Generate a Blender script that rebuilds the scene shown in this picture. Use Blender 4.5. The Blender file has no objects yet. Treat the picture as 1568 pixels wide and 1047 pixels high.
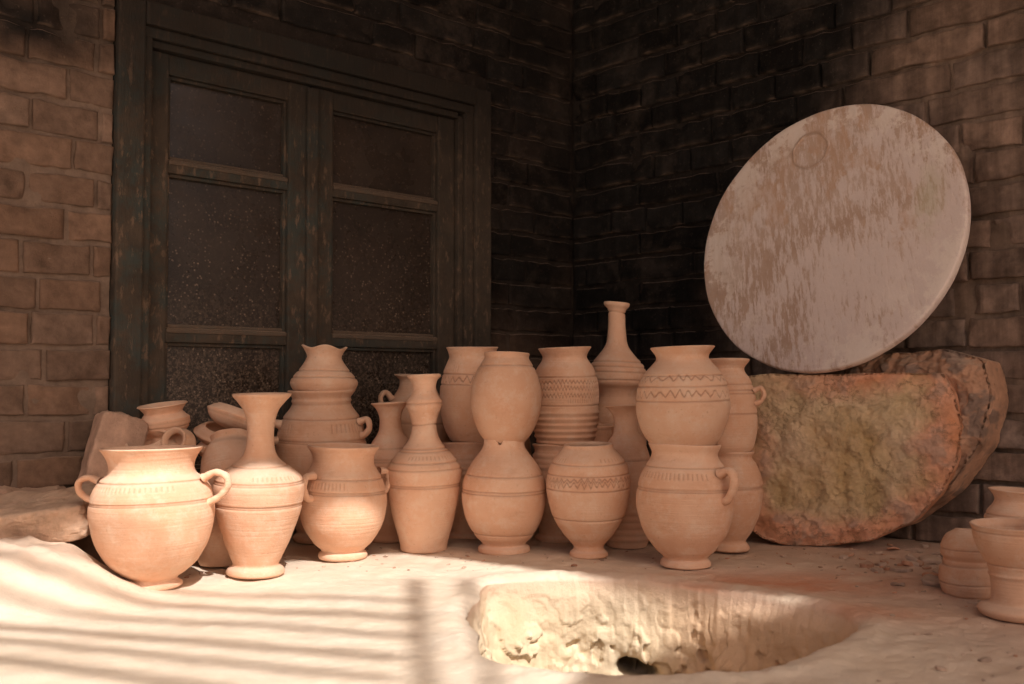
import bpy, bmesh, math, numpy as np
from mathutils import Vector, Matrix, Euler
rs = np.random.RandomState(7)
# ------------------------------------------------------------ noise
_P = rs.permutation(256); _R = rs.rand(256)*2-1
def vnoise(p):
    i = np.floor(p).astype(np.int64); f = p-i; f = f*f*(3-2*f)
    def h(a,b,c): return _R[_P[(_P[(_P[(i[...,0]+a)&255]+i[...,1]+b)&255]+i[...,2]+c)&255]]
    x,y,z = f[...,0],f[...,1],f[...,2]
    l = lambda a,b,t: a+(b-a)*t
    return l(l(l(h(0,0,0),h(1,0,0),x),l(h(0,1,0),h(1,1,0),x),y),
             l(l(h(0,0,1),h(1,0,1),x),l(h(0,1,1),h(1,1,1),x),y),z)
def fbm(p,s,o=4,off=0.0,g=0.5):
    p = np.asarray(p,float)*s+off; a=1.0; r=0; t=0
    for k in range(o):
        r = r+a*vnoise(p); t+=a; a*=g; p=p*2.03+17.3
    return r/t
def sstep(a,b,x):
    t=np.clip((x-a)/(b-a),0,1); return t*t*(3-2*t)
# ------------------------------------------------------------ mesh helper
def quads(n,m,wrap=False,off=0):
    mm = m if wrap else m-1
    i,j = np.meshgrid(np.arange(n-1),np.arange(mm),indexing='ij')
    j2=(j+1)%m
    return (np.stack([i*m+j,i*m+j2,(i+1)*m+j2,(i+1)*m+j],-1).reshape(-1,4)+off)
def mk(name,V,F,mat,col=None,parent=None,smooth=True,loc=None):
    V=np.asarray(V,float).reshape(-1,3); F=np.asarray(F,np.int32)
    me=bpy.data.meshes.new(name)
    me.vertices.add(len(V)); me.vertices.foreach_set('co',V.ravel())
    me.loops.add(F.size); me.loops.foreach_set('vertex_index',F.ravel())
    me.polygons.add(len(F)); me.polygons.foreach_set('loop_start',np.arange(len(F),dtype=np.int32)*4)
    me.update(calc_edges=True)
    me.polygons.foreach_set('use_smooth',np.full(len(F),smooth))
    if col is not None:
        c=np.ones((len(V),4),np.float32); c[:,:3]=np.asarray(col).reshape(-1,3)
        a=me.color_attributes.new('Col','FLOAT_COLOR','POINT'); a.data.foreach_set('color',c.ravel())
    me.materials.append(mat)
    ob=bpy.data.objects.new(name,me); bpy.context.scene.collection.objects.link(ob)
    if parent: ob.parent=parent
    if loc is not None: ob.location=loc
    return ob
# ------------------------------------------------------------ materials
class NT:
    def __init__(s,name):
        s.m=bpy.data.materials.new(name); s.m.use_nodes=True; s.t=s.m.node_tree; s.n=s.t.nodes
        s.b=s.n['Principled BSDF']; s.b.inputs['Specular IOR Level'].default_value=0.12
    def a(s,typ,ins=None,**kw):
        n=s.n.new(typ)
        for k,v in kw.items(): setattr(n,k,v)
        for k,v in (ins or {}).items():
            if isinstance(v,bpy.types.NodeSocket): s.t.links.new(v,n.inputs[k])
            else: n.inputs[k].default_value=v
        return n
    def co(s): return s.a('ShaderNodeTexCoord').outputs['Object']
    def sc(s,v,x,y,z): return s.a('ShaderNodeMapping',{'Vector':v,'Scale':(x,y,z)}).outputs[0]
    def noise(s,v,scale,det=5,rough=.6): return s.a('ShaderNodeTexNoise',{'Vector':v,'Scale':scale,'Detail':det,'Roughness':rough}).outputs['Fac']
    def ramp(s,f,a,b,c0=0,c1=1): return s.a('ShaderNodeMapRange',{'Value':f,'From Min':a,'From Max':b,'To Min':c0,'To Max':c1}).outputs[0]
    def mix(s,f,a,b,bt='MIX'):
        n=s.n.new('ShaderNodeMix'); n.data_type='RGBA'; n.blend_type=bt
        for k,v in ((0,f),(6,a),(7,b)):
            if isinstance(v,bpy.types.NodeSocket): s.t.links.new(v,n.inputs[k])
            else: n.inputs[k].default_value = v if k==0 else (*v,1)
        return n.outputs[2]
    def gray(s,f): return s.a('ShaderNodeCombineColor',{0:f,1:f,2:f}).outputs[0]
    def m2(s,op,a,b=0.0):
        return s.a('ShaderNodeMath',{0:a,1:b},operation=op).outputs[0]
    def bump(s,h,st,dist,nrm=None):
        d={'Height':h,'Strength':st,'Distance':dist}
        if nrm: d['Normal']=nrm
        return s.a('ShaderNodeBump',d).outputs[0]
    def upz(s):
        g=s.a('ShaderNodeNewGeometry'); return s.a('ShaderNodeSeparateXYZ',{0:g.outputs['Normal']}).outputs[2]
    def out(s,c,rough=.9,nrm=None):
        if isinstance(c,bpy.types.NodeSocket): s.t.links.new(c,s.b.inputs['Base Color'])
        else: s.b.inputs['Base Color'].default_value=(*c,1)
        if isinstance(rough,bpy.types.NodeSocket): s.t.links.new(rough,s.b.inputs['Roughness'])
        else: s.b.inputs['Roughness'].default_value=rough
        if nrm: s.t.links.new(nrm,s.b.inputs['Normal'])
        return s.m
def clay_mat():
    s=NT('fired_clay'); v=s.co()
    oi=s.a('ShaderNodeObjectInfo').outputs['Random']
    vv=s.a('ShaderNodeVectorMath',{0:v,1:s.a('ShaderNodeCombineXYZ',{0:s.m2('MULTIPLY',oi,37.0),1:oi}).outputs[0]},operation='ADD').outputs[0]
    c=s.mix(s.ramp(s.noise(vv,9,4),.35,.65),(.74,.425,.275),(.80,.525,.37))
    c=s.mix(s.ramp(s.noise(vv,34,7,.75),.48,.66,0,.55),c,(.82,.63,.49))
    c=s.mix(s.ramp(s.noise(s.sc(vv,1,1,2.2),14,6,.75),.54,.70,0,.45),c,(.60,.32,.20))
    c=s.mix(s.ramp(s.noise(vv,130,4,.7),.62,.72,0,.4),c,(.46,.25,.16))
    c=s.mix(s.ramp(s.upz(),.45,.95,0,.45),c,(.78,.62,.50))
    tint=s.ramp(oi,0,1,.85,1.02); c=s.mix(1.0,c,s.gray(tint),'MULTIPLY')
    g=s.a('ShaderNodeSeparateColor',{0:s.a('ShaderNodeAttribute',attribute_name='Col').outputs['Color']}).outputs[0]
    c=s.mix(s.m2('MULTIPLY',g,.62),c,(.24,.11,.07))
    rings=s.noise(s.sc(vv,4,4,300),1.0,3,.6)
    n=s.bump(rings,.5,.0020); n=s.bump(s.noise(vv,200,5,.7),.4,.0018,n)
    return s.out(c,.88,n)
def attr_mat(name,mott,dust,dustamt,bsc,bst,bd,crack=0,up0=.3,streak=0,m0=.62,m1=1.35):
    s=NT(name); v=s.co(); c=s.a('ShaderNodeAttribute',attribute_name='Col').outputs['Color']
    f=s.ramp(s.noise(v,mott,7,.72),.3,.7,m0,m1)
    c=s.mix(1.0,c,s.gray(f),'MULTIPLY')
    if streak:
        if streak==2: c=s.mix(1.0,c,s.gray(s.ramp(s.noise(s.sc(v,38,38,2.5),1.0,5,.6),.40,.72,.85,1.5)),'MULTIPLY')
        c=s.mix(s.ramp(s.noise(v,6,6,.75),.52,.68,0,.30),c,s.mix(.5,c,(.20,.15,.12)))
        c=s.mix(s.ramp(s.noise(v,150,5,.7),.60,.70,0,.30),c,s.mix(.5,c,(.34,.25,.19)))
    dd=s.m2('MULTIPLY',s.ramp(s.upz(),up0,.85),s.ramp(s.noise(v,24,4),.3,.6,.25,dustamt))
    c=s.mix(dd,c,dust)
    n=s.bump(s.noise(v,bsc,8,.75),bst,bd)
    if crack:
        w=s.a('ShaderNodeTexNoise',{'Vector':v,'Scale':16.0,'Detail':8,'Roughness':.7}).outputs['Color']
        w=s.a('ShaderNodeVectorMath',{0:w,3:.16},operation='SCALE').outputs[0]
        vv=s.a('ShaderNodeVectorMath',{0:v,1:w},operation='ADD').outputs[0]
        def ck(sc,th,n0,n1,sn):
            vo=s.a('ShaderNodeTexVoronoi',{'Vector':vv,'Scale':float(sc)},feature='DISTANCE_TO_EDGE').outputs['Distance']
            return s.m2('MULTIPLY',s.ramp(vo,0,th,1,0),s.ramp(s.noise(v,sn,3),n0,n1))
        k=s.m2('MAXIMUM',ck(crack,.03,.47,.56,11.0),s.m2('MULTIPLY',ck(crack*2.3,.04,.46,.6,17.0),.6))
        c=s.mix(s.m2('MULTIPLY',k,.5),c,(.26,.16,.08))
        n=s.bump(s.m2('SUBTRACT',1.0,k),.6,.004,n)
    return s.out(c,.95,n)
M_clay=clay_mat()
M_brickL=attr_mat('dusty_brick',34,(.30,.215,.165),.8,170,.8,.004,streak=1,up0=.5,m0=.72,m1=1.25)
M_brick=attr_mat('sooty_brick',28,(.28,.20,.155),.8,150,.8,.004,streak=2,up0=.5,m0=.66,m1=1.3)
M_ground=attr_mat('dry_clay_ground',9,(.70,.56,.44),.0,60,.6,.007,m0=.88,m1=1.09)
M_stone=attr_mat('cracked_clay_stone',30,(.72,.56,.38),.5,90,.9,.006,crack=17,up0=.6,m0=.82,m1=1.18)
M_rub=attr_mat('rubble',22,(.62,.47,.36),.6,100,.9,.006,up0=.5,m0=.75,m1=1.25)
def wood_mat(name,dusty=0):
    s=NT(name); v=s.co()
    c=s.mix(s.ramp(s.noise(v,14,6,.7),.4,.62),(.036,.031,.025),(.070,.054,.041))
    x=s.a('ShaderNodeSeparateXYZ',{0:v}).outputs[0]
    c=s.mix(s.m2('MULTIPLY',s.ramp(s.noise(v,11,7,.75),.46,.58,0,.85),s.ramp(x,-.42,-.15,1,.12)),c,(.032,.052,.052))
    c=s.mix(s.ramp(s.noise(s.sc(v,1,1,.35),70,6,.7),.56,.64,0,.8),c,(.17,.115,.08))
    c=s.mix(s.ramp(s.noise(v,5,4,.6),.35,.65,.06+dusty,.22+dusty),c,(.19,.135,.10))
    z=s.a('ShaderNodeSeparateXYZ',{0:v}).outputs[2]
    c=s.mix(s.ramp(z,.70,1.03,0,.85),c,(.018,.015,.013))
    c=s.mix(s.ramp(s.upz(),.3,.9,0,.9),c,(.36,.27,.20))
    n=s.bump(s.noise(s.sc(v,1,1,.3),140,6,.7),.7,.003); return s.out(c,.8,n)
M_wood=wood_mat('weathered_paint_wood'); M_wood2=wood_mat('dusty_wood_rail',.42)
def glass_mat():
    s=NT('dusty_window_glass'); v=s.co()
    c=s.mix(s.ramp(s.noise(v,5,5,.6),.3,.7),(.022,.016,.013),(.046,.033,.026))
    z=s.a('ShaderNodeSeparateXYZ',{0:v}).outputs[2]
    low=s.ramp(z,.80,.30,.25,1.0)
    vo=s.a('ShaderNodeTexVoronoi',{'Vector':v,'Scale':120.0}).outputs['Distance']
    sp=s.m2('MULTIPLY',s.m2('MULTIPLY',s.ramp(vo,.14,.30,1,0),s.ramp(s.noise(v,60,3,.6),.42,.58)),low)
    sp2=s.m2('MULTIPLY',s.ramp(s.noise(v,150,6,.8),.48,.58),s.m2('MULTIPLY',low,s.ramp(z,.55,.30,.15,1)))
    c=s.mix(s.m2('MULTIPLY',sp,.85),c,(.34,.25,.19)); c=s.mix(s.m2('MULTIPLY',sp2,.6),c,(.26,.19,.14))
    s.b.inputs['Specular IOR Level'].default_value=.4
    return s.out(c,s.ramp(s.noise(v,12,4),.3,.7,.18,.38))
M_glass=glass_mat()
def disc_mat():
    s=NT('chalky_wheel_board'); v=s.co()
    c=s.mix(s.ramp(s.noise(v,7,6,.7),.4,.6),(.48,.34,.265),(.57,.43,.36))
    y=s.a('ShaderNodeSeparateXYZ',{0:v})
    rot=s.a('ShaderNodeMapping',{'Vector':v,'Rotation':(0,0,math.radians(-12))}).outputs[0]
    band=s.m2('ADD',s.ramp(y.outputs[1],-.25,.25,.06,-.04),s.ramp(y.outputs[0],-.3,.3,-.04,.05))
    st=s.noise(s.sc(rot,120,26,10),1.0,8,.72)
    big=s.noise(v,5.5,5,.65)
    f=s.ramp(s.m2('ADD',s.m2('ADD',st,band),s.m2('MULTIPLY',s.m2('SUBTRACT',big,.5),.6)),.44,.55,0,.85)
    c=s.mix(f,c,(.72,.61,.58))
    b=s.ramp(s.m2('ADD',s.noise(s.sc(rot,1.5,1,1),6,7,.7),s.m2('ADD',s.ramp(y.outputs[1],-.1,.28,-.16,.05),s.ramp(y.outputs[0],-.3,.3,.05,-.05))),.48,.53,0,.8)
    b=s.m2('MULTIPLY',b,s.ramp(s.noise(s.sc(rot,70,22,10),1.0,6),.38,.58,1,.35))
    c=s.mix(b,c,(.53,.34,.235))
    r=s.a('ShaderNodeVectorMath',{0:s.sc(v,1,1,0)},operation='LENGTH').outputs['Value']
    w=s.m2('MULTIPLY',s.ramp(s.noise(v,10,8,.75),.50,.55,0,.85),s.ramp(r,.17,.27,.05,1)); c=s.mix(w,c,(.78,.68,.62))
    g=s.a('ShaderNodeVectorMath',{0:s.sc(v,1,.4,1),1:(.215,.02,0)},operation='DISTANCE').outputs['Value']
    g=s.m2('MULTIPLY',s.ramp(g,.0,.045,1,0),s.ramp(s.noise(v,30,5),.35,.55)); c=s.mix(s.m2('MULTIPLY',g,.7),c,(.42,.42,.24))
    rg=s.a('ShaderNodeVectorMath',{0:s.sc(v,1,1,0),1:(-.052,.198,0)},operation='DISTANCE').outputs['Value']
    rg=s.m2('MULTIPLY',s.ramp(s.m2('ABSOLUTE',s.m2('SUBTRACT',rg,.040)),.001,.006,.6,0),s.ramp(s.noise(v,26,4),.38,.55,.15,1)); c=s.mix(rg,c,(.36,.24,.17))
    n=s.bump(st,.6,.003); return s.out(c,.92,n)
M_disc=disc_mat()
def plain(name,c,sc=20):
    s=NT(name); v=s.co(); c2=tuple(x*.6 for x in c)
    return s.out(s.mix(s.noise(v,sc,6),c2,c),.9,s.bump(s.noise(v,80,5),.3,.003))
M_plank=plain('old_planks',(.30,.22,.15))

# ------------------------------------------------------------ layout frames
C=np.array([.168,2.75]); DL=np.array([-.731,-.682]); NL=np.array([.682,-.731])
DR=np.array([.682,-.731]); NR=np.array([-.731,-.682])
H=2.2
def WP(D,N,t,n,z):
    t,n,z=np.broadcast_arrays(t,n,z)
    return np.stack([C[0]+D[0]*t+N[0]*n, C[1]+D[1]*t+N[1]*n, z],-1)
# ------------------------------------------------------------ brick walls
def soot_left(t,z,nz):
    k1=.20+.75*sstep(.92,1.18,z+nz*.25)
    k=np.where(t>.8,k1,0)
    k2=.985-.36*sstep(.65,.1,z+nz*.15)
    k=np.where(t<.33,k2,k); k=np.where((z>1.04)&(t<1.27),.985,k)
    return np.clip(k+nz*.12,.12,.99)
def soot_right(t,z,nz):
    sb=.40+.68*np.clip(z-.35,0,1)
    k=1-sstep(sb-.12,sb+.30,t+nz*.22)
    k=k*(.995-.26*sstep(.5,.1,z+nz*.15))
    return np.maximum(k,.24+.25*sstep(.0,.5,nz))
def brick_wall(name,D,N,length,height,op,soot,base,rough,mixbond,mat):
    Vs=[];Cs=[];Fs=[];off=0
    pitch=.065; uu=np.array([-1.002,-1,-.985,-.96,-.88,-.74,-.6,-.45,-.3,-.15,0,.15,.3,.45,.6,.74,.88,.96,.985,1,1.002])
    vv=np.array([-1.002,-1,-.94,-.84,-.55,-.25,.0,.25,.55,.84,.94,1,1.002])
    U,Vv=np.meshgrid(uu,vv,indexing='ij'); F0=quads(len(uu),len(vv))
    skirt=(np.abs(U)>1.001)|(np.abs(Vv)>1.001); Uc=np.clip(U,-1,1); Vc=np.clip(Vv,-1,1)
    ncs=int(height/pitch)
    for r in range(ncs):
        z0=r*pitch+.004; h=.0548+rs.uniform(-.002,.002)
        t=.004-(rs.uniform(0,.1) if r%2 else 0); k=0
        while t<length:
            L=.228 if ((k%2==0) if mixbond==1 else (r%3!=2)) else .112
            if mixbond==2: L=.228 if rs.rand()<.5 else .112
            L+=rs.uniform(-.006,.006); a=max(t,.003); b=t+L; t=b+.008; k+=1
            if b-a<.02: continue
            segs=[(a,b)]
            if op and z0+h>op[2]+.01 and z0<op[3]-.01:
                segs=[]
                if a<op[0]: segs.append((a,min(b,op[0])))
                if b>op[1]: segs.append((max(a,op[1]),b))
            for (a1,b1) in segs:
                if b1-a1<.012: continue
                tc=(a1+b1)/2; hl=(b1-a1)/2; zc=z0+h/2
                T=tc+hl*Uc; Z=zc+h/2*Vc
                P=np.stack([T,Z,np.full_like(T,D[0]*5)],-1)
                n1=fbm(P,30,3); n2=fbm(P,95,3,5.0); n3=fbm(P,14,2,9.0)
                eu=np.clip((hl-np.abs(T-tc))/.004,0,1); ev=np.clip((h/2-np.abs(Z-zc))/.0045,0,1)
                e=np.minimum(eu,ev); rec=-.0030*(1-e)**2
                chip=-np.clip(n3-.30,0,1)*.035
                nn=rs.uniform(-.004,.004)*rough+rec+n1*.0026*rough+n2*.0018*rough+chip*rough+ (T-tc)*rs.uniform(-.02,.02)+(Z-zc)*rs.uniform(-.08,.08)
                nn=np.where(skirt,-.03,nn)
                T2=T+ (1-eu)*n1*.004; Z2=Z+(1-ev)*n1*.006+ (fbm(np.stack([T,Z*0,Z*0+r],-1),6,2))*.003
                V=WP(D,N,T2,nn,Z2).reshape(-1,3)
                nz=fbm(np.stack([T,Z,Z*0+D[0]],-1),5,4,3.0)
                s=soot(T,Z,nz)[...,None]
                br=rs.uniform(.75,1.2); hue=rs.uniform(-.05,.05)
                bc=np.array(base)*br*np.array([1+hue,1,1-hue])
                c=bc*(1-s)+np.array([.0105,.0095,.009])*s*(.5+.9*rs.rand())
                low=(np.clip(-Vv-.80,0,.2)*5*np.clip(.2+n1*2.6,0,1))[...,None]  # lower brick edges: bounce light from below painted as a paler colour
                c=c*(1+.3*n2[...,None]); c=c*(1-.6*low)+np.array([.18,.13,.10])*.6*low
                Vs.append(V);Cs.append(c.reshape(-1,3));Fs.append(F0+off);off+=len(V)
    def sheet(t0,t1,z0,z1):
        nonlocal off
        nt=max(2,int((t1-t0)/.010)); nz_=max(2,int((z1-z0)/.010))
        T,Z=np.meshgrid(np.linspace(t0,t1,nt),np.linspace(z0,z1,nz_),indexing='ij')
        P=np.stack([T,Z,Z*0],-1); nn=-.0095*rough+fbm(P,45,3)*.005
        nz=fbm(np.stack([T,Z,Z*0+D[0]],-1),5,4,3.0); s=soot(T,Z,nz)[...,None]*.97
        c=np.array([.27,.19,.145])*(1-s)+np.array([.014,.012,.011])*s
        V=WP(D,N,T,nn,Z).reshape(-1,3); Vs.append(V);Cs.append(c.reshape(-1,3)); Fs.append(quads(nt,nz_)+off); off+=len(V)
    if op:
        sheet(-.01,op[0],-.05,height); sheet(op[1],length,-.05,height); sheet(op[0],op[1],-.05,op[2]); sheet(op[0],op[1],op[3],height)
    else: sheet(-.01,length,-.05,height)
    def box(t0,t1,n0,n1,z0,z1,cc=.06):
        nonlocal off
        c=[(t,n,z) for t in(t0,t1) for n in(n0,n1) for z in(z0,z1)]
        V=np.array([WP(D,N,*q) for q in c]); Vs.append(V); Cs.append(np.full((8,3),cc))
        Fs.append(np.array([[0,1,3,2],[4,6,7,5],[0,4,5,1],[2,3,7,6],[0,2,6,4],[1,5,7,3]])+off); off+=8
    if op:
        box(-.25,op[0]-.004,-.25,-.022,-.05,height); box(op[1]+.004,length,-.25,-.022,-.05,height)
        box(op[0]-.004,op[1]+.004,-.25,-.022,op[3]+.004,height); box(op[0]-.004,op[1]+.004,-.25,-.022,-.05,op[2]-.004)
    else: box(-.02,length,-.25,-.022,-.05,height)
    box(0 if not op else -.25,length,-.25,-.004,height+.001,H-.004,.05)
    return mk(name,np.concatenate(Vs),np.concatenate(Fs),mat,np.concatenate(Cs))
OP=(.312,1.270,.04,1.075)
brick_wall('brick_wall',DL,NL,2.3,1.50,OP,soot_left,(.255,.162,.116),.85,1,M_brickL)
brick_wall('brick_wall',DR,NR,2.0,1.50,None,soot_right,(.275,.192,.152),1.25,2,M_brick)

# ------------------------------------------------------------ window
win=bpy.data.objects.new('wooden_window',None); bpy.context.scene.collection.objects.link(win)
def wbox(name,t0,t1,z0,z1,n0,n1,bev=.004,mat=None):
    bm=bmesh.new(); bmesh.ops.create_cube(bm,size=1)
    for v in bm.verts:
        v.co=Vector(((v.co.x+.5)*(t1-t0)+t0,(v.co.y+.5)*(n1-n0)+n0,(v.co.z+.5)*(z1-z0)+z0))
    bmesh.ops.bevel(bm,geom=list(bm.edges),offset=bev,segments=2,affect='EDGES',profile=.6)
    for v in bm.verts:
        p=WP(DL,NL,v.co.x,v.co.y,v.co.z); v.co=Vector(p)
    bmesh.ops.recalc_face_normals(bm,faces=bm.faces)
    me=bpy.data.meshes.new(name); bm.to_mesh(me); bm.free(); me.materials.append(mat or M_wood)
    o=bpy.data.objects.new(name,me); bpy.context.scene.collection.objects.link(o); o.parent=win
    return o
wbox('jamb_left',1.215,1.268,.05,1.068,-.06,.014); wbox('jamb_left_mould',1.197,1.2148,.05,1.012,-.06,.004)
wbox('jamb_right',.314,.366,.05,1.068,-.06,.014); wbox('jamb_right_mould',.3662,.392,.05,1.012,-.06,.004); wbox('jamb_right_bead',.3922,.408,.05,.992,-.06,-.006,.003)
wbox('head',.3662,1.2148,1.022,1.068,-.06,.017); wbox('head_mould',.3662,1.2148,1.0,1.0218,-.06,.006); wbox('head_bead',.408,1.197,.985,.9998,-.06,-.005,.003)
wbox('sill',.366,1.2148,.05,.095,-.06,.03)
for nm,a,b in (('left',.829,1.195),('right',.410,.825)):
    sa=.052 if nm=='left' else .058; ia=a+ (sa if nm=='left' else .052); ib=b-(.042 if nm=='left' else sa)
    wbox(nm+'_leaf_stile_a',a,ia,.096,.984,-.055,-.018); wbox(nm+'_leaf_stile_b',ib,b,.096,.984,-.055,-.018)
    for q,z0,z1 in (('top_rail',.942,.984),('upper_rail',.744,.772),('lower_rail',.404,.434),('bottom_rail',.096,.15)):
        wbox(nm+'_leaf_'+q,ia-.001,ib+.001,z0,z1,-.055,-.0205)
        if q in('upper_rail','lower_rail'): wbox(nm+'_leaf_'+q+'_weathered_top',ia+.001,ib-.001,z1-.011,z1-.001,-.030,-.0175,.0035,M_wood2)
    for q,z0,z1 in (('a',.772,.942),('b',.434,.744),('c',.15,.404)):
        for w,(x0,x1,y0,y1) in enumerate(((ia,ia+.007,z0,z1),(ib-.007,ib,z0,z1),(ia+.007,ib-.007,z1-.007,z1),(ia+.007,ib-.007,z0,z0+.007))):
            wbox(nm+'_bead_'+q+str(w),x0,x1,y0,y1,-.05,-.028,.002,mat=M_wood2 if w==3 else M_wood)
    wbox(nm+'_glass',ia-.004,ib+.004,.14,.95,-.047,-.040,.001,M_glass)
wbox('meeting_bead',.812,.840,.10,.978,-.0178,-.006,.004)

# ------------------------------------------------------------ ground with clay pit
hc=np.array([.19,1.40])
rim=np.array([(-.042,1.655),(.02,1.672),(.128,1.676),(.231,1.628),(.324,1.562),(.4075,1.493),(.468,1.415),(.464,1.345),(.381,1.245),(.276,1.160),(.16,1.145),(.05,1.16),(-.019,1.19),(-.040,1.327),(-.046,1.529)])
ang=np.arctan2(rim[:,1]-hc[1],rim[:,0]-hc[0]); rad=np.hypot(*(rim-hc).T); o_=np.argsort(ang); ang=ang[o_]; rad=rad[o_]
NA=900; th=np.linspace(-math.pi,math.pi,NA,endpoint=False)
rho=np.interp(th,np.r_[ang[-3:]-2*math.pi,ang,ang[:3]+2*math.pi],np.r_[rad[-3:],rad,rad[:3]])
kk=np.exp(-np.linspace(-2,2,41)**2); kk/=kk.sum(); rho=np.convolve(np.r_[rho[-20:],rho,rho[:20]],kk,'valid')
cs,sn=np.cos(th),np.sin(th)
pr=np.stack([cs,sn,cs*0],-1); rho=rho*(1+.014*fbm(pr,5,4,3))+.002*fbm(pr,26,3,9)
rows=[];cols=[]
def gheight(x,y):
    p=np.stack([x,y,x*0],-1)
    d=1.0/(1+np.maximum(np.hypot(x,y-1.5)-4,0)*.1)
    q=np.where((x<.0)&(y<1.6),.55,.9)
    z=fbm(p,2.6,2)*.009+(fbm(p,9,3,4)*.005+fbm(p,30,4,8)*.0034+fbm(p,70,4,8)*.0022)*q
    z=z*np.where(y>1.45,.75,1.0)
    m=np.exp(-(((x+.80)/.20)**2+((y-1.52)/.15)**2)**1.8)*(.070+.03*fbm(p,16,4,2))
    m2=np.exp(-(((x+.75)/.3)**2+((y-1.05)/.25)**2)**1.5)*.03
    r=np.exp(-(((x-1.0)/.35)**2+((y-1.62)/.2)**2)**1.3)*(.012+.014*fbm(p,26,4,1))
    return (z+m+m2+r)*d
ws=[0];stp=.003
while ws[-1]<2.4: ws.append(ws[-1]+stp); stp*=1.012
while ws[-1]<150: ws.append(ws[-1]+stp); stp*=1.6
for w in ws[::-1]:
    f=math.exp(-w/.8); rr=rho*f+.28*(1-f)+w
    x=hc[0]+cs*rr; y=hc[1]+sn*rr; z=gheight(x,y)
    e=math.exp(-w/.006); z=z-e*.005+ .004*math.exp(-((w-.025)/.018)**2)
    rows.append(np.stack([x,y,z],-1))
    p=np.stack([x,y,x*0],-1); n1=fbm(p,2.5,4,6)[:,None]; n2=fbm(p,14,5,2)[:,None]; n3=fbm(p,50,4,12)[:,None]
    c=np.array([.80,.67,.54])+n1*.03+n2*np.array([.04,.05,.06])+n3*.05
    red=np.exp(-(((x-.44)/.28)**2+((y-1.60)/.12)**2))*np.clip(.75+n2[:,0]*1.4,0,1)
    red=np.maximum(red,.8*np.exp(-(((x-.5)/.1)**2+((y-1.42)/.07)**2)))
    c=c*(1-red[:,None])+np.array([.68,.31,.185])*red[:,None]
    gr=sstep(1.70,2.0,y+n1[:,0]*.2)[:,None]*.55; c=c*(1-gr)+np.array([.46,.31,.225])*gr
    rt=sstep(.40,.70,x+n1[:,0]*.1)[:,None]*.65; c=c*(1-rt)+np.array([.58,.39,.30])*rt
    mm=np.exp(-(((x+.80)/.22)**2+((y-1.55)/.16)**2)**1.3)[:,None]*.5; c=c*(1-mm)+np.array([.68,.46,.35])*mm
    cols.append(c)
depth=.32
for i,q in enumerate(np.linspace(0,1,100)[1:]):
    zz=-q*depth
    x=hc[0]+cs*rho; y=hc[1]+sn*rho; p=np.stack([x,y,np.full_like(x,zz)],-1)
    n1=fbm(p,7,3,3); n2=fbm(p,26,5,7); ck=fbm(p,20,3,31); chunk=np.floor(ck*3.2)/3.2
    lw=sstep(.05,.11,-zz)
    dr=n1*.018+n2*(.006+.007*lw)+chunk*(.006+.022*lw)
    cav=np.exp(-(((x-.205)/.028)**2+((zz+.140)/.016)**2)**2)*(y>1.4)*.06
    dr=(dr+cav)*min(1,q*12)
    rr=rho+dr-.02*q
    rows.append(np.stack([hc[0]+cs*rr,hc[1]+sn*rr,zz-.005+n2*.004],-1))
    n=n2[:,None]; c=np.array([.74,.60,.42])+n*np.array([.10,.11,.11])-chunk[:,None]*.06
    right=sstep(.20,.32,x)[:,None]*.8; c=c*(1-right)+np.array([.66,.42,.26])*right  # right half of the pit wall: warm shade painted into the colour
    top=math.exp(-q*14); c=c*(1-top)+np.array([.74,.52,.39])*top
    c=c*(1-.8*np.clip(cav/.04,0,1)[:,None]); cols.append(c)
for q in (.8,.6,.4,.2,.001):
    x=hc[0]+cs*rho*q; y=hc[1]+sn*rho*q; p=np.stack([x,y,x*0],-1)
    rows.append(np.stack([x,y,-depth+fbm(p,12,4)*.03-.006],-1)); cols.append(np.tile([.55,.41,.28],(NA,1)))
mk('ground',np.concatenate(rows),quads(len(rows),NA,True),M_ground,np.clip(np.concatenate(cols),.01,.82))

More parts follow.
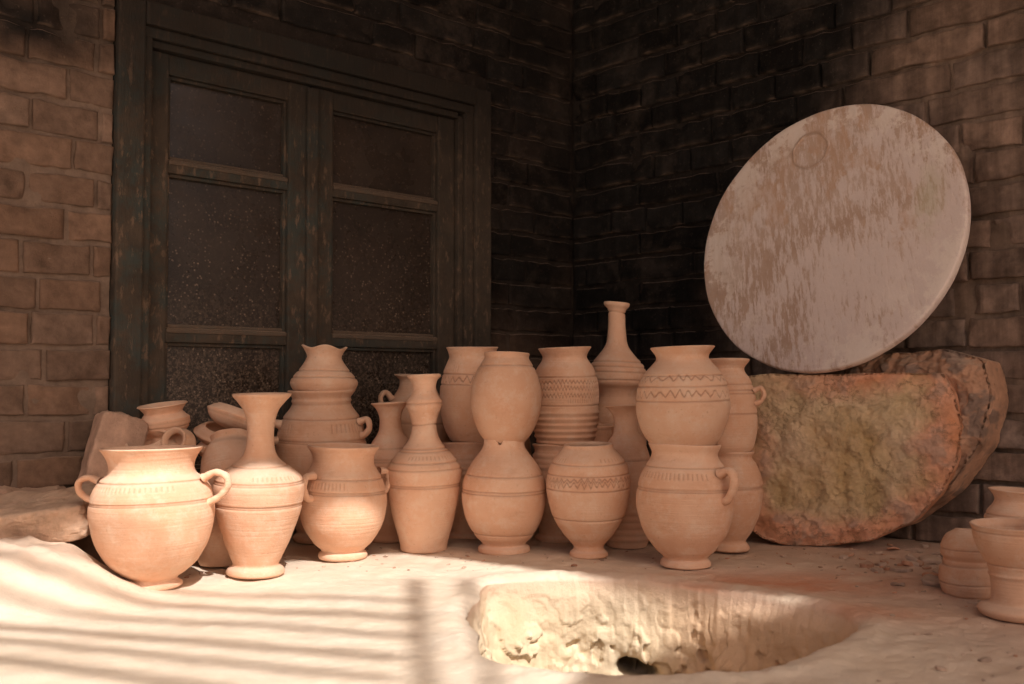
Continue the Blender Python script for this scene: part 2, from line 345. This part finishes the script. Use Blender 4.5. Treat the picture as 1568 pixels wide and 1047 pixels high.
# ------------------------------------------------------------ pots
def catmull(P,step):
    P=np.array(P,float); Q=np.vstack([2*P[0]-P[1],P,2*P[-1]-P[-2]]); out=[]
    for i in range(1,len(Q)-2):
        p0,p1,p2,p3=Q[i-1:i+3]; L=np.hypot(*(p2-p1)); n=max(1,int(round(L/step)))
        m1=(p2-p0)/ (np.hypot(*(p2-p1))+np.hypot(*(p1-p0)))*L; m2=(p3-p1)/(np.hypot(*(p3-p2))+np.hypot(*(p2-p1)))*L
        for t in np.arange(n)/n:
            out.append((2*t**3-3*t*t+1)*p1+(t**3-2*t*t+t)*m1+(-2*t**3+3*t*t)*p2+(t**3-t*t)*m2)
    out.append(P[-1]); return np.array(out)
pid=[0]
def pot(name,x,y,U,prof,z=0,grooves=(),ridges=(),zig=(),comb=(),handles=(),tilt=(0,0),yaw=0,jag=0,frill=0,fine=True,closed=False):
    pid[0]+=1; sd=pid[0]*3.7
    step=(.9 if zig else 1.2) if fine else 2.0; seg=400 if (zig or comb) else (160 if fine else 96)
    O=catmull(prof,step); R,Hh=O[:,0],O[:,1]; top=Hh[-1]
    a=np.linspace(0,2*math.pi,seg,endpoint=False)
    RR=np.repeat(R[:,None],seg,1); HH=np.repeat(Hh[:,None],seg,1); A=np.repeat(a[None],len(R),0)
    G=np.zeros_like(RR)
    for g in grooves:
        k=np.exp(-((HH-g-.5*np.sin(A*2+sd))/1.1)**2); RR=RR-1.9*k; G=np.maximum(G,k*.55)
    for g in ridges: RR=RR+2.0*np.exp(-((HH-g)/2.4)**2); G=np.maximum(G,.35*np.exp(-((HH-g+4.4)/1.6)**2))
    for (h0,amp,n) in zig:
        tri=np.sin(A*n+1.2*np.sin(A*5+sd)); tri=tri+.12*np.sin(3*(A*n))
        k=np.exp(-((HH-(h0+amp*(1+.25*np.sin(A*7+sd))*tri+.8*np.sin(3*A)))/1.35)**2); RR=RR-2.3*k; G=np.maximum(G,k*.8)
    for (h0,h1,n) in comb:
        m=sstep(h0-1,h0+1,HH)*sstep(h1+1,h1-1,HH); k=m*np.clip(np.sin(A*n+np.sin(A*3)*2)*2-.8,0,1)*(np.sin(A*2.3+sd)>-.5)
        RR=RR-1.4*k; G=np.maximum(G,k*.4)
    nI=np.stack([np.cos(A)*1.2,np.sin(A)*1.2,HH*.02+sd],-1)
    RR=RR*(1+.016*vnoise(nI*1.3)+.008*vnoise(nI*3)); HH=HH+ (HH/top)*1.6*np.sin(A+sd)
    if jag: HH=HH+jag*sstep(top-14,top,HH)*np.minimum(0,vnoise(np.stack([np.cos(A)*2.2+sd,np.sin(A)*2.2,A*0],-1))*3+.2)
    if frill:
        HH=HH+frill*sstep(top-14,top,HH)*np.sin(A*4+.6); RR=RR+frill*.8*sstep(top-14,top,HH)*np.sin(A*4+.6)
    k0=np.argmax(Hh>top*.30)
    lip=[(RR[-1]-1,HH[-1]+1.3),(RR[-1]-3,HH[-1]+1.5),(RR[-1]-4.6,HH[-1]+.3)]
    inner=[(np.maximum(RR[i]-5.2,1.5),HH[i]-.6) for i in range(len(R)-2,k0,-2)]
    n0=len(RR)
    RR=np.vstack([np.full((1,seg),.2),np.full((1,seg),R[0]*.8),RR]+[l[0] for l in lip]+[l[0] for l in inner]+[np.full((1,seg),.2)])
    HH=np.vstack([np.full((1,seg),1.5),np.full((1,seg),1.2),HH]+[l[1] for l in lip]+[l[1] for l in inner]+[inner[-1][1][None]])
    GG=np.zeros_like(RR); GG[2:2+n0]=G
    AA=np.repeat(a[None],len(RR),0)
    V=np.stack([RR*np.cos(AA),RR*np.sin(AA),HH],-1).reshape(-1,3); F=quads(len(RR),seg,True)
    Vs=[V];Fs=[F];Gs=[GG.ravel()];off=len(V)
    for (az,pts,wd) in handles:
        P=catmull(pts,2.0); n=len(P); T=np.gradient(P,axis=0); T/=np.linalg.norm(T,axis=1)[:,None]
        Nn=np.stack([-T[:,1],T[:,0]],-1); m=14; b=np.linspace(0,2*math.pi,m,endpoint=False)
        fl=1+.5*np.exp(-np.minimum(np.arange(n),np.arange(n)[::-1])/2.5)+.05*np.sin(np.arange(n)*.9+sd)
        rr=P[:,0][:,None]+Nn[:,0][:,None]*np.cos(b)*wd*.42*fl[:,None]; hh=P[:,1][:,None]+Nn[:,1][:,None]*np.cos(b)*wd*.42*fl[:,None]
        ss=np.sin(b)[None]*wd*.62*fl[:,None]+hh*0
        azr=math.radians(az)
        V=np.stack([rr*math.cos(azr)-ss*math.sin(azr),rr*math.sin(azr)+ss*math.cos(azr),hh],-1).reshape(-1,3)
        Vs.append(V);Fs.append(quads(n,m,True)+off);Gs.append(np.zeros(len(V)));off+=len(V)
    g=np.concatenate(Gs)
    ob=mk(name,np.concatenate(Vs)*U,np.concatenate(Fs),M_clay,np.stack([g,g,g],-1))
    ob.rotation_euler=(math.radians(tilt[0]),math.radians(tilt[1]),math.radians(yaw)); ob.location=(x,y,z+.002)
    return ob
# front row
pot('two_handled_jar',-.567,1.588,.001052,[(38,0),(41,2),(41,6),(34,13),(46,22),(64,38),(80,66),(89,100),(89.5,122),(85,145),(74,162),(64,170),(61,178),(63,190),(70,203),(74,208)],
    grooves=(128,131,160),comb=((148,155,70),),handles=((178,[(80,160),(98,166),(112,160),(112,146),(98,134),(84,132)],11),(-4,[(80,162),(98,170),(114,164),(117,150),(104,134),(84,124)],12)),tilt=(0,-1.5))
pot('long_necked_vase',-.433,1.695,.001119,[(40,0),(43,3),(41,9),(34,15),(37,24),(50,55),(63,95),(68,122),(68,134),(62,148),(46,161),(30,172),(23,184),(20,205),(21,228),(26,246),(36,260),(43,268),(44,271)],
    grooves=(104,107,137,140,163),comb=((144,150,60),),tilt=(0,1.5))
pot('small_handled_jar',-.312,1.849,.001213,[(35,0),(37,3),(36,8),(32,12),(44,24),(60,50),(66,78),(65,100),(58,122),(49,137),(46,147),(48,158),(53,166),(54,169)],
    grooves=(100,103,122),comb=((108,118,64),),handles=((-128,[(60,128),(74,126),(78,112),(72,98),(62,94)],11),(35,[(60,128),(74,126),(78,112),(72,98),(62,94)],11)))
pot('collared_bottle_vase',-.170,1.930,.001266,[(33,0),(35,2),(36,10),(45,42),(53,80),(57,112),(57,124),(50,136),(38,150),(26,164),(20,178),(19,192),(22,206),(27,218),(27,226),(21,235),(18,245),(20,256),(25,263),(26,265)],
    grooves=(98,101,124,134,150,154,190,222),comb=((139,144,50),))
pot('broken_rim_jar',-.015,1.912,.001255,[(38,0),(40,3),(39,8),(33,13),(43,24),(57,48),(64,78),(64,98),(60,116),(49,136),(38,150),(32,160),(31,171)],grooves=(92,96,118,30),jag=5)
pot('egg_shaped_jar',-.013,1.915,.001255,[(24,0),(30,3),(42,20),(51,45),(54,70),(51,94),(45,112),(38,124),(34,131),(35,137)],z=.2055,grooves=(118,),tilt=(0,1))
pot('zigzag_jar',.142,1.863,.001222,[(27,0),(29,2),(28,7),(23,12),(24,18),(38,34),(55,62),(63,92),(64,112),(61,130),(54,146),(44,158),(38,165),(37,169)],
    grooves=(104,126,142,60),zig=((114,4,40),(120,2.5,40)),comb=((146,151,54),))
pot('handled_storage_jar',.306,1.770,.001166,[(35,0),(38,2),(37,8),(33,13),(46,26),(63,52),(72,84),(73,108),(69,132),(60,150),(52,162),(50,170),(54,180),(55,183)],
    grooves=(116,119,150),comb=((134,143,60),),handles=((-48,[(66,143),(82,148),(90,138),(88,122),(78,106),(68,102)],13),))
pot('incised_jar',.303,1.770,.001166,[(44,0),(50,5),(62,25),(70,52),(70,78),(66,98),(57,114),(46,126),(40,134),(41,140),(46,147),(49,151)],z=.2085,
    grooves=(92,70,108),zig=((81,4,30),(104,3,26)))
pot('round_jar',.420,1.935,.00127,[(28,0),(30,2),(28,8),(24,14),(34,30),(46,60),(50,88),(48,112),(40,132),(34,142),(38,150)],grooves=(96,99),fine=False)
pot('lidded_handled_jar',.4135,1.935,.00127,[(34,0),(42,12),(47,38),(47,68),(44,92),(38,112),(30,124),(29,130),(36,140),(37,142)],z=.185,grooves=(60,90,95,104),
    handles=((-25,[(44,96),(54,100),(59,90),(54,80),(46,76)],8),))
# back rows
pot('wide_two_handled_jar',-.391,2.05,.001345,[(40,0),(42,6),(36,14),(50,40),(64,90),(68,130),(66,160),(58,186),(48,200),(44,208),(44,216),(50,225),(51,227)],grooves=(150,153,185),ridges=(212,),comb=((165,178,60),),
    handles=((-158,[(62,176),(78,180),(82,168),(76,154),(66,152)],12),(-14,[(62,180),(74,184),(78,172),(72,162),(66,160)],10)))
pot('pinched_rim_jug',-.386,2.05,.001345,[(40,0),(45,3),(51,14),(49,22),(41,32),(33,42),(28,50),(26,56),(29,64),(33,69)],z=.300,grooves=(24,34),frill=2.4)
pot('flared_vase',-.250,2.05,.001345,[(30,0),(32,6),(28,14),(34,50),(37,90),(37,120),(30,146),(20,162),(17,172),(17,188),(23,202),(30,208)],grooves=(120,124,140),fine=False)
pot('back_handled_jar',-.210,2.22,.001457,[(34,0),(36,6),(44,60),(50,120),(50,160),(42,190),(32,205),(28,214),(28,224),(36,231)],grooves=(160,),handles=((-160,[(40,196),(50,206),(57,200),(56,188),(46,178)],9),),fine=False)
pot('stacked_base_jar',-.094,2.08,.001365,[(34,0),(36,6),(30,12),(42,50),(47,80),(46,105),(38,128),(36,136),(38,144)],ridges=(100,108,116,124),fine=False)
pot('banded_jar',-.083,2.08,.001365,[(26,0),(34,6),(44,28),(49,55),(49,82),(44,108),(38,124),(35,132),(38,143),(40,146)],z=.195,grooves=(90,106),zig=((98,3.5,28),),comb=((110,118,60),))
pot('stacked_base_jar',.0955,2.05,.001345,[(34,0),(36,6),(30,12),(38,50),(43,80),(42,110),(38,128),(36,136),(40,144)],ridges=(112,120,128),fine=False)
pot('ribbed_jar',.109,2.05,.001345,[(36,0),(42,5),(48,28),(51,58),(52,80),(50,98),(44,118),(36,130),(34,136),(39,146),(41,149)],z=.192,ridges=(6,15,24,33,42,51),grooves=(62,105),zig=((88,2.5,60),(77,2.5,60),(97,2,50)),comb=((66,72,90),))
pot('tall_bottle',.232,2.20,.001444,[(34,0),(36,6),(32,14),(40,70),(44,120),(42,170),(30,200),(34,212),(44,222),(45,236),(40,250),(28,264),(17,280),(14,300),(13,320),(14,334),(19,340),(20,344)],grooves=(226,238,246,254,330),fine=True)
pot('flared_vase',.226,1.98,.0013,[(30,0),(31,3),(34,14),(37,60),(39,100),(37,130),(28,158),(20,170),(18,182),(20,198),(27,208),(33,212)],ridges=(14,24,34,44,54),grooves=(130,),fine=False)
pot('small_jar',.175,2.12,.00139,[(28,0),(32,8),(42,60),(44,100),(38,130),(28,148),(27,160),(30,166)],fine=False)
pot('small_jar',-.02,2.20,.001444,[(28,0),(32,8),(42,60),(44,110),(38,150),(28,168),(27,180),(30,190)],fine=False)
pot('small_jar',.345,2.02,.0013,[(28,0),(32,8),(42,60),(44,100),(38,130),(28,148),(27,160),(30,166)],fine=False)
# heap of discarded pots on the left
pot('discarded_jar',-.640,1.83,.00122,[(38,0),(40,8),(50,50),(54,90),(48,130),(38,150),(36,160),(42,168)],fine=False,tilt=(3,2))
pot('discarded_jar',-.535,1.90,.00122,[(38,0),(40,8),(52,50),(56,90),(50,130),(38,150),(36,160),(42,172)],fine=False,tilt=(-3,2))
pot('discarded_cup',-.640,1.855,.00122,[(30,0),(26,4),(24,10),(30,16),(36,24),(37,32),(31,42),(28,46),(33,54),(37,57)],z=.212,tilt=(4,-7),grooves=(24,),ridges=(36,))
pot('discarded_bowl',-.528,1.90,.00125,[(20,0),(36,4),(47,12),(50,20),(45,27),(40,30)],z=.230,tilt=(-10,20),ridges=(20,))
pot('discarded_bowl',-.540,1.885,.00125,[(20,0),(34,4),(46,10),(50,17),(46,24),(40,28)],z=.200,tilt=(8,16),ridges=(17,))
pot('discarded_bowl',-.535,1.88,.00125,[(20,0),(34,4),(44,10),(47,17),(44,24),(38,28)],z=.172,tilt=(6,10),ridges=(17,))
pot('discarded_cup',-.588,1.80,.00118,[(14,0),(20,8),(24,20),(20,32),(17,36),(20,42)],z=.205,tilt=(68,-20))
pot('discarded_bowl',-.645,1.80,.00118,[(20,0),(34,6),(42,16),(42,24),(36,32),(32,36)],z=.182,tilt=(20,-12),ridges=(20,))
pot('discarded_jar',-.50,1.80,.0012,[(26,0),(40,20),(46,50),(40,80),(30,92),(30,102)],z=.11,tilt=(-20,-10),fine=False)
pot('discarded_jar',-.52,1.79,.0012,[(30,0),(40,20),(46,50),(40,80),(34,92),(30,100)],z=.0,tilt=(0,0),fine=False)
# stack at the right
pot('squat_jar',.697,1.53,.001004,[(34,0),(39,6),(43,22),(42,40),(36,50),(35,53),(40,62),(39,76),(32,90),(20,98)],grooves=(46,20,70),ridges=(51,))
pot('footed_bowl',.700,1.39,.000919,[(44,0),(52,4),(56,12),(50,18),(40,22),(37,30),(38,60),(42,78),(52,96),(60,116),(63,134),(65,138)],grooves=(80,130),ridges=(64,))
pot('shouldered_jar',.795,1.57,.00104,[(36,0),(38,6),(44,40),(50,80),(50,100),(44,116),(36,126),(33,134),(38,144),(42,148)],grooves=(100,104,112),comb=((84,92,60),))

# ------------------------------------------------------------ stones
def slab(name,outline,thick,frame,mat,colfn,rough=.01,disp=1.0,NA=420,seed=0,edge=.02):
    P=np.array(outline); c=P.mean(0); q=np.vstack([P,P[:1]]); d=np.r_[0,np.cumsum(np.hypot(*np.diff(q,axis=0).T))]
    s=np.linspace(0,d[-1],NA,endpoint=False); X=np.interp(s,d,q[:,0]);Y=np.interp(s,d,q[:,1])
    k=np.exp(-np.linspace(-2,2,9)**2);k/=k.sum(); X=np.convolve(np.r_[X[-4:],X,X[:4]],k,'valid');Y=np.convolve(np.r_[Y[-4:],Y,Y[:4]],k,'valid')
    rows=[];cols=[]
    dx,dy=X-c[0],Y-c[1]; Lr=np.hypot(dx,dy)
    prof=[(f,0.0,0) for f in np.linspace(.002,.99,100)]
    ring=[(1-edge*(1-math.sin(a))*1.5,-edge*.6*(1-math.cos(a)),1) for a in np.linspace(0,math.pi/2,8)]
    side=[(1.0,-edge*.6-(thick-edge)*t,1) for t in np.linspace(0.05,1,18)]
    back=[(f,-thick,1) for f in (.96,.6,.002)]
    for (f,w,kind) in prof+ring+side+back:
        a=c[0]+dx*f; b=c[1]+dy*f; p=np.stack([a+seed,b,np.full_like(a,w)],-1)
        n1=fbm(p,9,4); n2=fbm(p,34,4,5); n3=fbm(p,90,3,2); ck=fbm(p,26,3,13); ch=np.floor(ck*4)/4
        ed=sstep(.80,1.0,f)
        nd=w+(n1*.010+n2*.007+n3*.003+ch*.006)*disp-ed*.008*disp*(1+n1)
        rr=1+ (ed if kind==0 else 1)*(n1*.05+n2*.045+n3*.02+ch*.03)*rough*100/ (Lr*100+5)*2.0
        a2=c[0]+dx*f*rr; b2=c[1]+dy*f*rr
        rows.append(frame(a2,b2,nd)); cols.append(colfn(a,b,w,f,n1,n2))
    return mk(name,np.concatenate(rows),quads(len(rows),NA,True),mat,np.clip(np.concatenate(cols),.01,.8))
def lframe(o,dir2,lean):
    d=np.array(dir2)/np.hypot(*dir2); nrm=np.array([d[1],-d[0]])
    if nrm[1]>0: nrm=-nrm
    cl,sl=math.cos(lean),math.sin(lean)
    def f(a,b,n):
        hor=n*cl-b*sl; z=b*cl+n*sl
        return np.stack([o[0]+d[0]*a+nrm[0]*hor,o[1]+d[1]*a+nrm[1]*hor,o[2]+z],-1)
    return f
def L3(*a): return np.array(a)
def col_slab(a,b,w,f,n1,n2):
    y=L3(.64,.46,.275)+n1[:,None]*L3(.08,.08,.12)+n2[:,None]*.08
    top=sstep(.20,.33,b+n1*.07)[:,None]*.5; y=y*(1-top)+L3(.74,.59,.39)*top
    pk=np.clip(sstep(.62,.93,f+n1*.24+n2*.14)*sstep(-.18,.08,a*.8-b*.6+.06),0,1)
    if w<-.001: pk=np.maximum(pk,.75*sstep(.31,.27,b))
    pk=pk[:,None]; pc=L3(.76,.38,.235)+n2[:,None]*.14
    g=sstep(.22,.45,n2)[:,None]*.5*pk; c=y*(1-pk)+pc*pk; return c*(1-g)+L3(.34,.27,.22)*g
slab('half_round_clay_slab',[(-.008,.338),(.06,.345),(.2,.343),(.3,.347),(.392,.345),(.410,.31),(.424,.25),(.415,.18),(.388,.12),(.34,.065),(.26,.022),(.17,.004),(.10,.0),(.045,.012),(.008,.04),(-.008,.1),(-.010,.22)],
     .062,lframe((.455,2.035,.0),(.369,-.200),math.radians(5)),M_stone,col_slab,rough=.016,disp=.85)
def col_slab2(a,b,w,f,n1,n2):
    c=L3(.40,.255,.185)+n1[:,None]*.12+n2[:,None]*.10
    o=sstep(.0,.25,n1+n2*.5+.15*(b>.31))[:,None]*.8; c=c*(1-o)+L3(.62,.35,.225)*o
    g=sstep(.1,.3,n2-n1*.3)[:,None]*.7; return c*(1-g)+L3(.18,.15,.135)*g
slab('rough_kiln_block',[(-.04,.30),(.06,.355),(.12,.385),(.26,.392),(.335,.372),(.352,.30),(.335,.22),(.27,.12),(.18,.05),(.05,.0),(-.05,.02)],
     .085,lframe((C[0]+DR[0]*.80+NR[0]*.125,C[1]+DR[1]*.80+NR[1]*.125,0),DR,math.radians(5)),M_rub,col_slab2,rough=.024,disp=2.0,seed=4)
def board():
    R=.290; T=.022; n=240; a=np.linspace(0,2*math.pi,n,endpoint=False)
    prof=[(.001,T)]+[(R*f,T) for f in np.linspace(.1,.985,24)]+[(R-.0025,T-.0007),(R-.0007,T-.003),(R,T-.006),(R,.006),(R-.001,.002),(R-.004,0),(.001,0)]
    rows=[]
    for r,w in prof:
        x=np.cos(a)*r;y=np.sin(a)*r; p=np.stack([x,y,x*0],-1)
        e=1+ (fbm(p,14,3)*.006 if r>R*.9 else 0)
        rows.append(np.stack([x*e,y*e,w+fbm(p,16,3)*.0012],-1))
    V=np.concatenate(rows); F=quads(len(rows),n,True)
    m=12; b=np.linspace(0,2*math.pi,m,endpoint=False); A,B=np.meshgrid(a,b,indexing='ij')
    rr=.040+.0030*np.cos(B)+.0012*np.sin(A*7); V2=np.stack([-.052+rr*np.cos(A),.198+rr*np.sin(A),T+.0014*np.sin(B)],-1).reshape(-1,3)
    i=quads(n,m,True); i2=np.stack([(n-1)*m+np.arange(m),(n-1)*m+(np.arange(m)+1)%m,(np.arange(m)+1)%m,np.arange(m)],-1)
    ob=mk('round_wheel_board',np.concatenate([V,V2]),np.concatenate([F,i+len(V),i2+len(V)]),M_disc)
    nh=NR/np.hypot(*NR); yaw=math.radians(1.5); nh=np.array([nh[0]*math.cos(yaw)-nh[1]*math.sin(yaw),nh[0]*math.sin(yaw)+nh[1]*math.cos(yaw)])
    lean=math.radians(14); Z=Vector((nh[0]*math.cos(lean),nh[1]*math.cos(lean),math.sin(lean)))
    X=Vector((-nh[1],nh[0],0)).normalized(); Y=Z.cross(X).normalized()
    M=Matrix((X,Y,Z)).transposed().to_4x4(); M.translation=Vector((.655,2.055,.622)); ob.matrix_world=M
board()
def rockmesh(cx,size,rot,rough,n=26,power=5,seed=0):
    g=np.linspace(-1,1,n); A,B=np.meshgrid(g,g,indexing='ij'); Vs=[];Fs=[];off=0
    for ax in range(3):
        for sg in (-1,1):
            p=np.zeros((n,n,3)); p[...,ax]=sg; p[...,(ax+1)%3]=A; p[...,(ax+2)%3]=B; Vs.append(p.reshape(-1,3)); Fs.append(quads(n,n)+off); off+=n*n
    V=np.concatenate(Vs); V=V/((np.abs(V)**power).sum(1)**(1/power))[:,None]
    V=V*np.array(size)/2
    nr=fbm(V+seed*1.7,18,4)*rough*1.2+fbm(V+seed*1.7,70,3)*rough*.35+np.floor(fbm(V+seed,24,2)*3)/3*rough*.5
    V=V+V/np.linalg.norm(V,axis=1)[:,None]*nr[:,None]
    Rm=np.array(Euler([math.radians(r) for r in rot]).to_matrix()); V=V@Rm.T+np.array(cx)
    return V,np.concatenate(Fs),nr/rough
def rock(name,cx,size,rot,rough,col,seed=0,power=5,mat=None,n=60):
    V,F,nr=rockmesh(cx,size,rot,rough,n,power,seed); c=np.array(col)*(1+.25*nr[:,None])
    return mk(name,V,F,mat or M_rub,c)
rock('broken_stone_slab',(-.800,1.66,.100),(.21,.15,.060),(10,-8,10),.010,(.68,.47,.34),1,power=12)
rock('broken_stone_slab',(-.870,1.69,.05),(.22,.15,.06),(4,-3,24),.010,(.54,.36,.27),6,power=10)
rock('brick_block',(-.735,1.80,.13),(.085,.10,.27),(-4,14,30),.008,(.54,.35,.26),2,power=14)
rock('broken_brick',(-.90,1.78,.08),(.20,.10,.12),(5,5,40),.012,(.48,.31,.23),3,power=10)
rock('broken_brick',(-.655,1.76,.05),(.11,.09,.10),(5,5,20),.012,(.36,.24,.18),5,power=10)
Vs=[];Fs=[];Cs=[];off=0
for i in range(900):
    k=rs.rand()
    if k<.5: x,y=rs.normal(.88,.15),rs.normal(1.74,.10)
    elif k<.55: x,y=rs.normal(-.70,.08),rs.normal(1.70,.04)
    elif k<.75: x,y=rs.uniform(-.5,.9),rs.uniform(1.72,2.0)
    else: x,y=rs.uniform(.40,1.0),rs.uniform(.95,1.75)
    if np.hypot(x-hc[0],y-hc[1])<.34 : continue
    if (np.array([x,y])-C)@NR<.03 or (np.array([x,y])-C)@NL<.03: continue
    s=min(.030,.004+rs.exponential(.0065)) if k<.5 else min(.012,.002+rs.exponential(.002))
    V,F,nr=rockmesh((x,y,float(gheight(np.array([x]),np.array([y]))[0])+s*.15),(s*rs.uniform(.8,1.8),s,s*rs.uniform(.25,.6)),(rs.uniform(-20,20),rs.uniform(-20,20),rs.uniform(0,360)),s*.4,6,5,i)
    Vs.append(V);Fs.append(F+off);off+=len(V); base=np.array([.58,.42,.33]) if rs.rand()<.7 else np.array([.6,.32,.21]); Cs.append(np.tile(base*rs.uniform(.65,1.15),(len(V),1)))
mk('clay_rubble',np.concatenate(Vs),np.concatenate(Fs),M_rub,np.concatenate(Cs),smooth=False)

# ------------------------------------------------------------ unseen canopy + trellis, shaped to cast the floor shadows (above/behind the viewpoint)
EL=math.radians(48); SH=np.array([.45,-.893])
def up(p,h): return np.array(p)+SH*h/math.tan(EL)
fl=[(-1.25,.45),(-1.08,1.1),(-.90,1.52),(-.70,1.71),(-.60,1.77),(-.22,1.90),(.487,1.455),(.42,1.462),(.30,1.51),(.22,1.46),(.15,1.28),(.05,1.00),(-.15,.6)]  # unseen canopy edge, bent so its shadow lands on floor and pit wall
P2=[up(p,H) for p in fl]; E=P2[-1]
poly=P2+[np.array([2.6,-1.7]),np.array([2.6,.9]),np.array([.3,3.2]),np.array([-2.2,1.4])]
bm=bmesh.new(); vs=[bm.verts.new((p[0],p[1],H)) for p in poly]; f=bm.faces.new(vs)
e=bmesh.ops.extrude_face_region(bm,geom=[f]); bmesh.ops.translate(bm,verts=[v for v in e['geom'] if isinstance(v,bmesh.types.BMVert)],vec=(0,0,.03))
bmesh.ops.triangulate(bm,faces=bm.faces); bmesh.ops.recalc_face_normals(bm,faces=bm.faces)
me=bpy.data.meshes.new('shadow_canopy'); bm.to_mesh(me); bm.free(); me.materials.append(M_plank)
can=bpy.data.objects.new('shadow_canopy',me); bpy.context.scene.collection.objects.link(can)
def beam(name,p,q,w,h,parent=None):
    p=Vector(p);q=Vector(q); bm=bmesh.new(); bmesh.ops.create_cube(bm,size=1)
    L=(q-p).length
    for v in bm.verts: v.co=Vector((v.co.x*w,v.co.y*h,v.co.z*L))
    bmesh.ops.bevel(bm,geom=list(bm.edges),offset=min(w,h)*.12,segments=1,affect='EDGES')
    me=bpy.data.meshes.new(name); bm.to_mesh(me); bm.free(); me.materials.append(M_plank)
    o=bpy.data.objects.new(name,me); bpy.context.scene.collection.objects.link(o)
    o.matrix_world=Matrix.Translation((p+q)/2)@(q-p).to_track_quat('Z','Y').to_matrix().to_4x4()
    if parent: o.parent=parent
    return o
beam('post_1',(2.5,-1.5,0),(2.5,-1.5,H-.002),.07,.07,can); beam('post_2',(2.5,.8,0),(2.5,.8,H-.002),.07,.07,can)
tr=bpy.data.objects.new('wooden_trellis',None); bpy.context.scene.collection.objects.link(tr)
h2=3.1
def s3(p,h=h2): q=up(p,h); return (q[0],q[1],h)
for i,(y0,dy,ww) in enumerate(((1.50,.20,.014),(1.40,.235,.020),(1.305,.25,.017),(1.20,.27,.022),(1.115,.26,.018),(1.02,.28,.022))):
    beam('slat_%d'%i,s3((-.13,y0)),s3((-1.35,y0+dy)),ww,.012,tr)
beam('side_rail_1',s3((-.16,1.66),h2+.017),s3((-.07,.90),h2+.017),.022,.012,tr)
beam('side_rail_2',s3((-.075,1.66),h2+.017),s3((.0,.90),h2+.017),.017,.012,tr)
g=s3((.1,.85)); beam('foot_1',(g[0],g[1],0),(g[0],g[1],h2+.02),.05,.05,tr)
g=s3((-1.35,1.3)); g2=s3((.1,.85)); beam('cross_beam',(g2[0],g2[1],h2+.05),(g[0]-.1,g[1]-.45,h2+.05),.03,.03,tr)

# ------------------------------------------------------------ light, sky, camera
sc=bpy.context.scene
w=bpy.data.worlds.new('World'); sc.world=w; w.use_nodes=True; nt=w.node_tree
sky=nt.nodes.new('ShaderNodeTexSky'); sky.sky_type='NISHITA'; sky.sun_disc=False; sky.sun_elevation=EL; sky.sun_rotation=math.atan2(SH[0],SH[1])
sky.dust_density=5.0; sky.air_density=.7; sky.ozone_density=.2
bg=nt.nodes['Background']
mx=nt.nodes.new('ShaderNodeMix'); mx.data_type='RGBA'; mx.blend_type='MULTIPLY'; mx.inputs[0].default_value=1; mx.inputs[7].default_value=(1.12,.97,.84,1)
nt.links.new(sky.outputs[0],mx.inputs[6]); nt.links.new(mx.outputs[2],bg.inputs[0]); bg.inputs[1].default_value=.13
sd=bpy.data.lights.new('sun','SUN'); sd.energy=5; sd.angle=math.radians(.55); sd.color=(1,.95,.88)
so=bpy.data.objects.new('sun',sd); sc.collection.objects.link(so)
so.rotation_euler=Vector((SH[0]*math.cos(EL),SH[1]*math.cos(EL),math.sin(EL))).to_track_quat('Z','Y').to_euler()
so.location=(2,-3,4)
cd=bpy.data.cameras.new('camera'); cd.lens=35; cd.sensor_width=36; cd.clip_start=.02; cd.clip_end=500
cd.dof.use_dof=True; cd.dof.focus_distance=1.85; cd.dof.aperture_fstop=5.6
co=bpy.data.objects.new('camera',cd); sc.collection.objects.link(co); co.location=(0,0,.33); co.rotation_euler=(math.radians(92.16),0,0)
sc.camera=co
sc.view_settings.view_transform='Standard'; sc.view_settings.look='None'; sc.view_settings.exposure=0
